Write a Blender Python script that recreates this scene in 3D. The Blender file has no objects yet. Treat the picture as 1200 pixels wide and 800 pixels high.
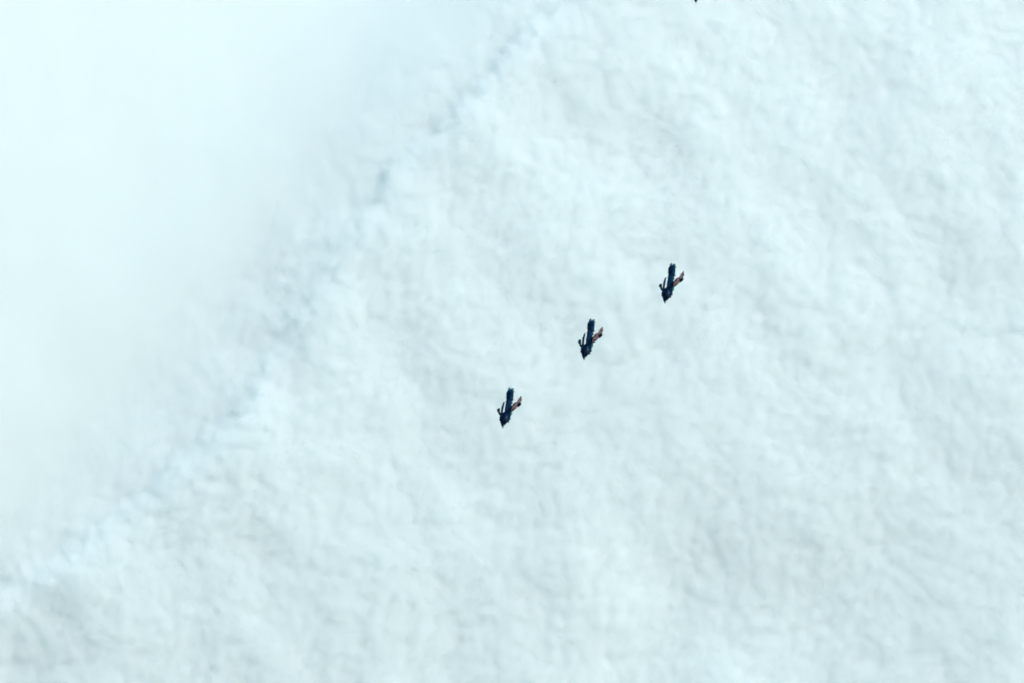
import bpy, bmesh, math
import numpy as np
from mathutils import Vector, Matrix

scene = bpy.context.scene

# ------------------------------------------------------------------ camera
PITCH = math.radians(20.0)            # long lens pointed up into the clouds
LENS, SENSOR = 200.0, 36.0
cam_data = bpy.data.cameras.new("camera")
cam_data.lens = LENS
cam_data.sensor_width = SENSOR
cam_data.clip_start = 0.1
cam_data.clip_end = 60000.0
cam = bpy.data.objects.new("camera", cam_data)
cam.location = (0.0, 0.0, 1.7)
cam.rotation_euler = (math.radians(90.0) + PITCH, 0.0, 0.0)
scene.collection.objects.link(cam)
scene.camera = cam
RIGHT = Vector((1, 0, 0))
FWD = Vector((0, math.cos(PITCH), math.sin(PITCH)))
UP = Vector((0, -math.sin(PITCH), math.cos(PITCH)))


def at(px, py, dist):
    """a point dist metres out along the view axis (1200 x 800 frame)"""
    k = dist * SENSOR / LENS / 1200.0
    return cam.location + FWD * dist + RIGHT * ((px - 600.0) * k) + UP * ((400.0 - py) * k)


# ------------------------------------------------------------------ sky, sun, exposure
SUN_EL, SUN_AZ = math.radians(30.0), math.radians(125.0)   # azimuth clockwise from +Y: behind the camera, to the right
world = bpy.data.worlds.new("World")
scene.world = world
world.use_nodes = True
nt = world.node_tree
nt.nodes.clear()
sky = nt.nodes.new("ShaderNodeTexSky")
sky.sky_type = 'NISHITA'
sky.sun_disc = False
sky.sun_elevation = SUN_EL
sky.sun_rotation = SUN_AZ
sky.air_density = 1.0
sky.dust_density = 1.0
sky.ozone_density = 1.0
bg = nt.nodes.new("ShaderNodeBackground")
bg.inputs["Strength"].default_value = 0.15
wo = nt.nodes.new("ShaderNodeOutputWorld")
nt.links.new(sky.outputs[0], bg.inputs[0])
nt.links.new(bg.outputs[0], wo.inputs[0])

sun_data = bpy.data.lights.new("sun", 'SUN')
sun_data.energy = 2.0
sun_data.angle = math.radians(0.5)
sun_data.color = (1.0, 0.975, 0.95)
sun = bpy.data.objects.new("sun", sun_data)
sun_dir = Vector((math.sin(SUN_AZ) * math.cos(SUN_EL), math.cos(SUN_AZ) * math.cos(SUN_EL), math.sin(SUN_EL)))
sun.rotation_euler = sun_dir.to_track_quat('Z', 'Y').to_euler()
sun.location = (0, 0, 50)
scene.collection.objects.link(sun)

vs = scene.view_settings
vs.view_transform = 'Standard'
vs.look = 'None'
vs.gamma = 1.0
vs.use_curve_mapping = False
vs.exposure = 0.99

cy = scene.cycles
cy.max_bounces = 12
cy.volume_bounces = 7
cy.diffuse_bounces = 3
cy.transparent_max_bounces = 48
cy.use_denoising = True
cy.filter_width = 1.8
cy.use_adaptive_sampling = True
cy.adaptive_threshold = 0.025
cy.adaptive_min_samples = 16


# ------------------------------------------------------------------ materials
def mat_new(name):
    m = bpy.data.materials.new(name)
    m.use_nodes = True
    m.node_tree.nodes.clear()
    o = m.node_tree.nodes.new("ShaderNodeOutputMaterial")
    return m, m.node_tree, o


def paint(name, c1, c2, scale, rough=0.45, metallic=0.0, lo=0.4, hi=0.65, coat=0.0, spec=0.12):
    m, t, o = mat_new(name)
    b = t.nodes.new("ShaderNodeBsdfPrincipled")
    tc = t.nodes.new("ShaderNodeTexCoord")
    n = t.nodes.new("ShaderNodeTexNoise")
    n.inputs["Scale"].default_value = scale
    n.inputs["Detail"].default_value = 4.0
    r = t.nodes.new("ShaderNodeValToRGB")
    r.color_ramp.elements[0].position = lo
    r.color_ramp.elements[0].color = (*c1, 1)
    r.color_ramp.elements[1].position = hi
    r.color_ramp.elements[1].color = (*c2, 1)
    t.links.new(tc.outputs["Object"], n.inputs["Vector"])
    t.links.new(n.outputs[0], r.inputs[0])
    t.links.new(r.outputs[0], b.inputs["Base Color"])
    b.inputs["Roughness"].default_value = rough
    b.inputs["Specular IOR Level"].default_value = spec
    b.inputs["Metallic"].default_value = metallic
    b.inputs["Coat Weight"].default_value = coat
    t.links.new(b.outputs[0], o.inputs["Surface"])
    return m


NAVY = paint("navy_paint", (0.0003, 0.005, 0.022), (0.003, 0.028, 0.07), 1.4, 0.8, spec=0.04)
TEAL = paint("teal_metal", (0.008, 0.06, 0.075), (0.07, 0.24, 0.27), 2.2, 0.5)
RED = paint("faded_red_paint", (0.15, 0.06, 0.05), (0.60, 0.36, 0.325), 1.3, 0.7, lo=0.36, hi=0.5)
PALE = paint("pale_grey_radome", (0.16, 0.26, 0.28), (0.26, 0.38, 0.40), 2.0, 0.6)
DARK = paint("dark_blue_grey", (0.0005, 0.010, 0.020), (0.002, 0.024, 0.036), 1.7, 0.8, spec=0.05)
GLASS = paint("canopy_glass", (0.002, 0.012, 0.03), (0.003, 0.016, 0.04), 1.0, 0.3)

CLOUD, t, o = mat_new("cloud_vapour")
v = t.nodes.new("ShaderNodeVolumeScatter")
v.inputs["Color"].default_value = (1.0, 1.0, 1.0, 1)
v.inputs["Density"].default_value = 0.14
v.inputs["Anisotropy"].default_value = 0.0
va = t.nodes.new("ShaderNodeVolumeAbsorption")      # cool grade put into the vapour's colour: absorbs red, bluest in shaded folds
va.inputs["Color"].default_value = (0.0, 0.93, 1.0, 1)
va.inputs["Density"].default_value = 0.0115
ad = t.nodes.new("ShaderNodeAddShader")
t.links.new(v.outputs[0], ad.inputs[0])
t.links.new(va.outputs[0], ad.inputs[1])
t.links.new(ad.outputs[0], o.inputs["Volume"])
try:
    CLOUD.cycles.homogeneous_volume = True
except Exception:
    pass


# ------------------------------------------------------------------ cloud bank
def perlin(x, y, seed):
    rng = np.random.RandomState(seed)
    n = 256
    ang = rng.rand(n, n) * 2 * np.pi
    gx, gy = np.cos(ang), np.sin(ang)
    xi, yi = np.floor(x).astype(int), np.floor(y).astype(int)
    xf, yf = x - xi, y - yi

    def g(ix, iy, dx, dy):
        a, b = ix % n, iy % n
        return gx[a, b] * dx + gy[a, b] * dy
    u = xf ** 3 * (xf * (xf * 6 - 15) + 10)
    w = yf ** 3 * (yf * (yf * 6 - 15) + 10)
    a = g(xi, yi, xf, yf) * (1 - u) + g(xi + 1, yi, xf - 1, yf) * u
    b = g(xi, yi + 1, xf, yf - 1) * (1 - u) + g(xi + 1, yi + 1, xf - 1, yf - 1) * u
    return (a * (1 - w) + b * w) * 1.5


def puffs(x, y, seed):
    """rounded heads with narrow folds between them"""
    rng = np.random.RandomState(seed)
    n = 128
    jx, jy, hh = rng.rand(n, n), rng.rand(n, n), 0.55 + 0.45 * rng.rand(n, n)
    xi, yi = np.floor(x).astype(int), np.floor(y).astype(int)
    best = np.full(x.shape, -9.0)
    for ox in (-1, 0, 1):
        for oy in (-1, 0, 1):
            a, b = (xi + ox) % n, (yi + oy) % n
            dx, dy = xi + ox + jx[a, b] - x, yi + oy + jy[a, b] - y
            best = np.maximum(best, hh[a, b] - 0.9 * (dx * dx + dy * dy))
    return best


def smooth(e0, e1, x):
    q = np.clip((x - e0) / (e1 - e0), 0, 1)
    return q * q * (3 - 2 * q)


PXM = 4000.0 * SENSOR / LENS / 1200.0        # 0.6 m of cloud for one picture pixel


def build_cloud():
    step = 1.5
    U, V = np.arange(-540, 541, step), np.arange(-400, 401, step)
    u, w = np.meshgrid(U, V, indexing='ij')
    # wandering of the noise domain
    wx = u + 12 * perlin(u / 90, w / 90, 1) + 3 * perlin(u / 28, w / 28, 2)
    wy = w + 12 * perlin(u / 90 + 9, w / 90, 3) + 3 * perlin(u / 28, w / 28 + 7, 4)
    # billows drawn out along the slope that falls to the right
    th = math.radians(-52)
    a = wx * math.cos(th) + wy * math.sin(th)
    b = -wx * math.sin(th) + wy * math.cos(th)
    big = perlin(a / 210, b / 120, 31)
    mid = perlin(a / 95, b / 55, 32)
    med = puffs(a / 62, b / 44, 33)
    sml = puffs(wx / 25, wy / 24, 34)
    fin = puffs(wx / 9 + 3, wy / 9, 35)
    tin = perlin(u / 6.5, w / 6.5, 16) + 0.5 * perlin(u / 3.6, w / 3.6, 17)
    # crest of the near heap: right of it the cloud stands forward
    cr_x = np.array([-700, 0, 95, 185, 270, 340, 400, 462, 565, 650, 1330.0])
    cr_y = np.array([1150, 700, 645, 580, 500, 395, 300, 205, 90, 0, -760.0])
    px, py = 600 + u / PXM, 400 - w / PXM
    e = (py - np.interp(px, cr_x, cr_y)) * PXM * 0.7
    e = e + 4 * perlin(u / 70, w / 70, 21) + 2.5 * sml + 3 * fin - 3
    soft = np.exp(-(((px - 370) / 170) ** 2 + ((py - 360) / 150) ** 2))      # where the crest dissolves
    front = (1 - soft) * (0.5 * smooth(-11, 8, e) + 0.5 * smooth(-95, 0, e)) + soft * (0.2 * smooth(-16, 12, e) + 0.8 * smooth(-85, 35, e))
    rough = 0.2 + 0.8 * ((1 - soft) * smooth(-50, 6, e) + soft * smooth(-110, 10, e))
    d = 17 * front
    d += rough * (2.0 * big + 2.2 * mid + 1.5 * med + 1.6 * sml + 1.9 * fin + 0.9 * tin)
    # leans back with height so that the sun from above reaches all of it
    d -= 0.5 * w + 0.00017 * w * w
    # the veil beyond the crest turns towards the sun as it draws away
    away = np.clip((650 - 0.9 * py - px) * PXM - 20, 0, 420)
    d += 0.00055 * away * away - (0.15 * w - 8) * smooth(10, 170, away)
    for hx, hy, hr, hd in ((800, 640, 40, 4), (845, 710, 48, 5), (765, 765, 45, 6), (985, 700, 60, 6), (5, 785, 45, 8)):
        r2 = ((px - hx) ** 2 + (py - hy) ** 2) * PXM * PXM
        d -= hd * np.exp(-r2 / (hr * hr))
    nu, nv = u.shape
    def place(dd):
        o3 = np.array(cam.location)
        return (o3 + (4000.0 - dd)[..., None] * np.array(FWD) + u[..., None] * np.array(RIGHT) + w[..., None] * np.array(UP)).reshape(-1, 3)
    front_co = place(d)
    back_co = place(-330.0 - 0.5 * w)
    # front sheet full resolution, back sheet only its rim joined through a coarse plate
    idx = np.arange(nu * nv).reshape(nu, nv)
    f = np.stack([idx[:-1, :-1], idx[1:, :-1], idx[1:, 1:], idx[:-1, 1:]], -1).reshape(-1, 4)
    rim = np.concatenate([idx[:, 0], idx[-1, 1:], idx[::-1, -1][1:], idx[0, ::-1][1:-1]])
    rb = nu * nv + np.arange(len(rim))
    nxt = np.roll(np.arange(len(rim)), -1)
    sides = np.stack([rim[nxt], rim, rb, rb[nxt]], -1)
    verts = np.concatenate([front_co, back_co[rim]])
    me = bpy.data.meshes.new("cloud")
    nq = len(f) + len(sides)
    quads = np.concatenate([f, sides])
    me.vertices.add(len(verts))
    me.vertices.foreach_set("co", verts.astype(np.float32).ravel())
    nl = nq * 4 + len(rb)
    me.loops.add(nl)
    me.loops.foreach_set("vertex_index", np.concatenate([quads.ravel(), rb[::-1]]).astype(np.int32))
    me.polygons.add(nq + 1)
    starts = np.concatenate([np.arange(nq) * 4, [nq * 4]]).astype(np.int32)
    me.polygons.foreach_set("loop_start", starts)
    me.update(calc_edges=True)
    me.validate()
    ob = bpy.data.objects.new("cloud", me)
    me.materials.append(CLOUD)
    ob["kind"] = "structure"
    ob["label"] = "bank of soft white cumulus cloud filling the sky"
    scene.collection.objects.link(ob)
    return ob


build_cloud()

# ------------------------------------------------------------------ aircraft
# drawing units: 0.0178 m; x to starboard, y along the body (tail up), z out of the sheet
S = 1300.0 * SENSOR / LENS / 1200.0 / 10.667
X0, Y0 = 310.0, 640.0


def P(x, y, z=0.0):
    return Vector(((x - X0) * S, (Y0 - y) * S, z * S))


def depth(y):
    return -(Y0 - y) / 470.0 * 138.0      # the tail lies farther off than the nose


def make(name, bm, mat, parent, smooth_it=True):
    me = bpy.data.meshes.new(name)
    bmesh.ops.recalc_face_normals(bm, faces=bm.faces)
    bm.to_mesh(me)
    bm.free()
    me.materials.append(mat)
    if smooth_it:
        for p in me.polygons:
            p.use_smooth = True
    ob = bpy.data.objects.new(name, me)
    ob.parent = parent
    scene.collection.objects.link(ob)
    return ob


def loft(sections, n=20):
    """sections: (x, y, z, radius across, radius in depth)"""
    bm = bmesh.new()
    rings = []
    for (x, y, z, rx, rz) in sections:
        rings.append([bm.verts.new(P(x + rx * math.cos(2 * math.pi * k / n), y, z + rz * math.sin(2 * math.pi * k / n))) for k in range(n)])
    for r0, r1 in zip(rings, rings[1:]):
        for k in range(n):
            bm.faces.new((r0[k], r0[(k + 1) % n], r1[(k + 1) % n], r1[k]))
    bm.faces.new(rings[0])
    bm.faces.new(rings[-1])
    return bm


def blade(pts, zs, thick):
    """thin aerofoil plate: outline pts with its own depth at each corner, sharp at the rim, thicker inside"""
    bm = bmesh.new()
    c = Vector((0, 0, 0))
    rim = []
    for (x, y), z in zip(pts, zs):
        p = P(x, y, z)
        rim.append(p)
        c += p
    c /= len(rim)
    n = len(rim)
    off = Vector((0, 0, thick * S / 2))
    edge = [[bm.verts.new(p + off * 0.45 * sgn) for p in rim] for sgn in (1, -1)]
    inner = [[bm.verts.new(p.lerp(c, 0.3) + off * sgn) for p in rim] for sgn in (1, -1)]
    for s_ in (0, 1):
        for k in range(n):
            bm.faces.new((edge[s_][k], edge[s_][(k + 1) % n], inner[s_][(k + 1) % n], inner[s_][k]))
        bm.faces.new(inner[s_])
    for k in range(n):
        bm.faces.new((edge[0][k], edge[0][(k + 1) % n], edge[1][(k + 1) % n], edge[1][k]))
    return bm


def make_jet():
    root = bpy.data.objects.new("jet_aircraft", None)
    root.empty_display_size = 2.0
    scene.collection.objects.link(root)
    # (y, left edge, right edge) of the body
    prof = [(632, 298, 318), (615, 291, 336), (595, 286, 356), (570, 279, 380), (545, 273, 396), (520, 272, 407),
            (495, 276, 411), (470, 300, 414), (445, 333, 420), (420, 336, 424), (395, 338, 424), (365, 345, 421), (330, 350, 424),
            (295, 355, 436), (265, 355, 444), (235, 357, 446), (210, 360, 448), (190, 366, 446), (178, 374, 442)]
    body = make("fuselage", loft([((l + r) / 2, y, depth(y), (r - l) / 2, (r - l) / 2 * 0.85) for y, l, r in prof]), NAVY, root)
    # nose cone and probe
    make("nose_cone", loft([(312, 657, depth(657), 2, 2), (310, 645, depth(645), 6, 6), (309, 630, depth(630), 10, 9)], 12), PALE, body)
    make("pitot_probe", loft([(328, 612, depth(612) + 22, 6, 4), (318, 646, depth(646) + 22, 3, 3)], 8), PALE, body)
    make("canopy", loft([(332, 596, depth(596) + 34, 6, 5), (338, 575, depth(575) + 42, 18, 12), (342, 545, depth(545) + 50, 22, 20),
                         (348, 510, depth(510) + 52, 20, 18), (352, 480, depth(480) + 48, 12, 8), (355, 468, depth(468) + 40, 4, 4)], 14), GLASS, body)
    make("air_intake", loft([(404, 500, depth(500) + 4, 9, 12), (412, 476, depth(476), 16, 18), (416, 446, depth(446), 16, 18),
                             (412, 410, depth(410), 10, 12)], 12), TEAL, body)
    for ax, ay, bx_, by_ in ((272, 548, 264, 536), (274, 520, 267, 508), (402, 540, 411, 530), (384, 572, 393, 564),
                             (353, 330, 345, 316), (355, 268, 347, 254), (438, 300, 447, 288), (428, 340, 436, 328)):
        make("antenna", blade([(ax, ay + 14), (bx_, by_ + 4), (bx_, by_), (ax, ay - 12), ((ax + 350) / 2, ay)], [depth(ay)] * 5, 8), DARK, body, False)
    # exhaust with open petals
    noz = make("exhaust_nozzle", loft([(408, 192, depth(192), 30, 27), (411, 176, depth(176), 27, 24), (414, 166, depth(166), 20, 18)], 16), TEAL, root)
    for k in range(8):
        a_ = 2 * math.pi * k / 8 + 0.3
        x, z = 411 + 25 * math.cos(a_), depth(172) + 22 * math.sin(a_)
        make("nozzle_petal", loft([(x, 190, z, 9, 6), (x + 6 * math.cos(a_), 166 - 6 * (k % 3), z, 7, 4), (x + 14 * math.cos(a_), 156 - 8 * (k % 3), z, 2, 2)], 6), TEAL, noz)
    # starboard wing, towards the camera; the port one away from it
    make("wing", blade([(405, 424), (434, 372), (462, 346), (488, 318), (508, 280), (544, 244), (549, 258), (541, 272), (553, 292),
                        (530, 322), (512, 352), (492, 386), (486, 404), (466, 402), (440, 424), (420, 440)],
                       [-60, -40, 0, 40, 70, 110, 112, 112, 116, 90, 60, 30, 25, 0, -30, -50], 9), RED, root, False)
    wing_r = [o_ for o_ in root.children if o_.name.startswith("wing")][0]
    wing_r["label"] = "faded red starboard wing with dark edges"
    make("leading_slat", blade([(404, 402), (438, 352), (462, 328), (486, 326), (470, 342), (440, 374), (414, 408)],
                               [-60, -30, 0, 20, 0, -30, -58], 14), DARK, wing_r, False)
    make("wing_flap", blade([(408, 428), (440, 420), (470, 396), (476, 404), (452, 430), (424, 448), (410, 452)],
                            [-62, -45, -5, -5, -40, -58, -62], 13), DARK, wing_r, False)
    make("wing_tip_edge", blade([(500, 292), (524, 262), (547, 243), (540, 256), (512, 288)], [60, 85, 108, 106, 70], 8), DARK, wing_r, False)
    make("aileron", blade([(500, 352), (520, 322), (540, 306), (543, 314), (528, 334), (508, 366)], [58, 78, 98, 100, 84, 58], 9), DARK, wing_r, False)
    left = make("wing", blade([(282, 505), (285, 452), (294, 388), (310, 342), (327, 318), (335, 326), (330, 362), (322, 396), (314, 440), (312, 505)],
                              [-50, -90, -180, -240, -275, -275, -240, -190, -130, -60], 10), NAVY, root, False)
    # tanks on stub pylons, one each side
    make("wing_tank", loft([(268, 458, -60, 7, 7), (261, 446, -64, 18, 18), (257, 430, -70, 21, 21), (259, 413, -76, 18, 18), (266, 401, -80, 6, 6)], 14), DARK, root)
    make("tank_pylon", blade([(266, 436), (282, 460), (296, 464), (296, 500), (276, 496), (258, 478), (249, 446)], [-64, -62, -60, -58, -58, -60, -64], 12), DARK, root, False)
    make("wing_tank", loft([(500, 388, 52, 5, 5), (509, 376, 56, 14, 14), (520, 360, 60, 18, 18), (531, 344, 66, 14, 14), (537, 334, 70, 5, 5)], 14), DARK, root)
    # tail surfaces
    make("tailplane", blade([(362, 262), (352, 236), (357, 206), (372, 180), (390, 162), (394, 176), (384, 230)], [depth(235)] * 7, 10), NAVY, root, False)
    make("tailplane", blade([(430, 262), (447, 240), (446, 212), (458, 190), (452, 178), (436, 196), (424, 230)], [depth(235) + 6] * 7, 10), TEAL, root, False)
    fin = make("tail_fin", blade([(398, 262), (404, 216), (412, 176), (424, 148), (430, 160), (428, 196), (420, 240)],
                                 [depth(262) + 36, depth(216) + 60, depth(176) + 84, depth(148) + 92, depth(160) + 84, depth(196) + 60, depth(240) + 40], 8), NAVY, root, False)
    make("rudder", blade([(424, 150), (431, 158), (432, 192), (426, 196)], [depth(150) + 96, depth(158) + 92, depth(192) + 66, depth(196) + 62], 9), TEAL, fin, False)
    return root


def copy_tree(ob, parent=None):
    c = ob.copy()
    scene.collection.objects.link(c)
    c.parent = parent
    for ch in ob.children:
        copy_tree(ch, c)
    return c


jet = make_jet()
ROT = Matrix((RIGHT, UP, -FWD)).transposed().to_euler()
spots = [
    (589.1, 500.0, 1300, "dark navy swept-wing jet with faded red wing at low end of echelon"),
    (684.2, 420.2, 1300, "dark navy swept-wing jet with faded red wing between two others of echelon"),
    (779.1, 355.0, 1300, "dark navy swept-wing jet with faded red wing at high end of echelon"),
    (815.4, 3.0, 1300, "lone jet trailing far above the echelon, only the tip of its nose showing"),
]
for i, (px, py, dist, label) in enumerate(spots):
    j = jet if i == 0 else copy_tree(jet)
    j.location = at(px, py, dist)
    j.rotation_euler = ROT
    j["label"] = label
    j["category"] = "aircraft"
    j["group"] = "jets flying in formation in front of the clouds"
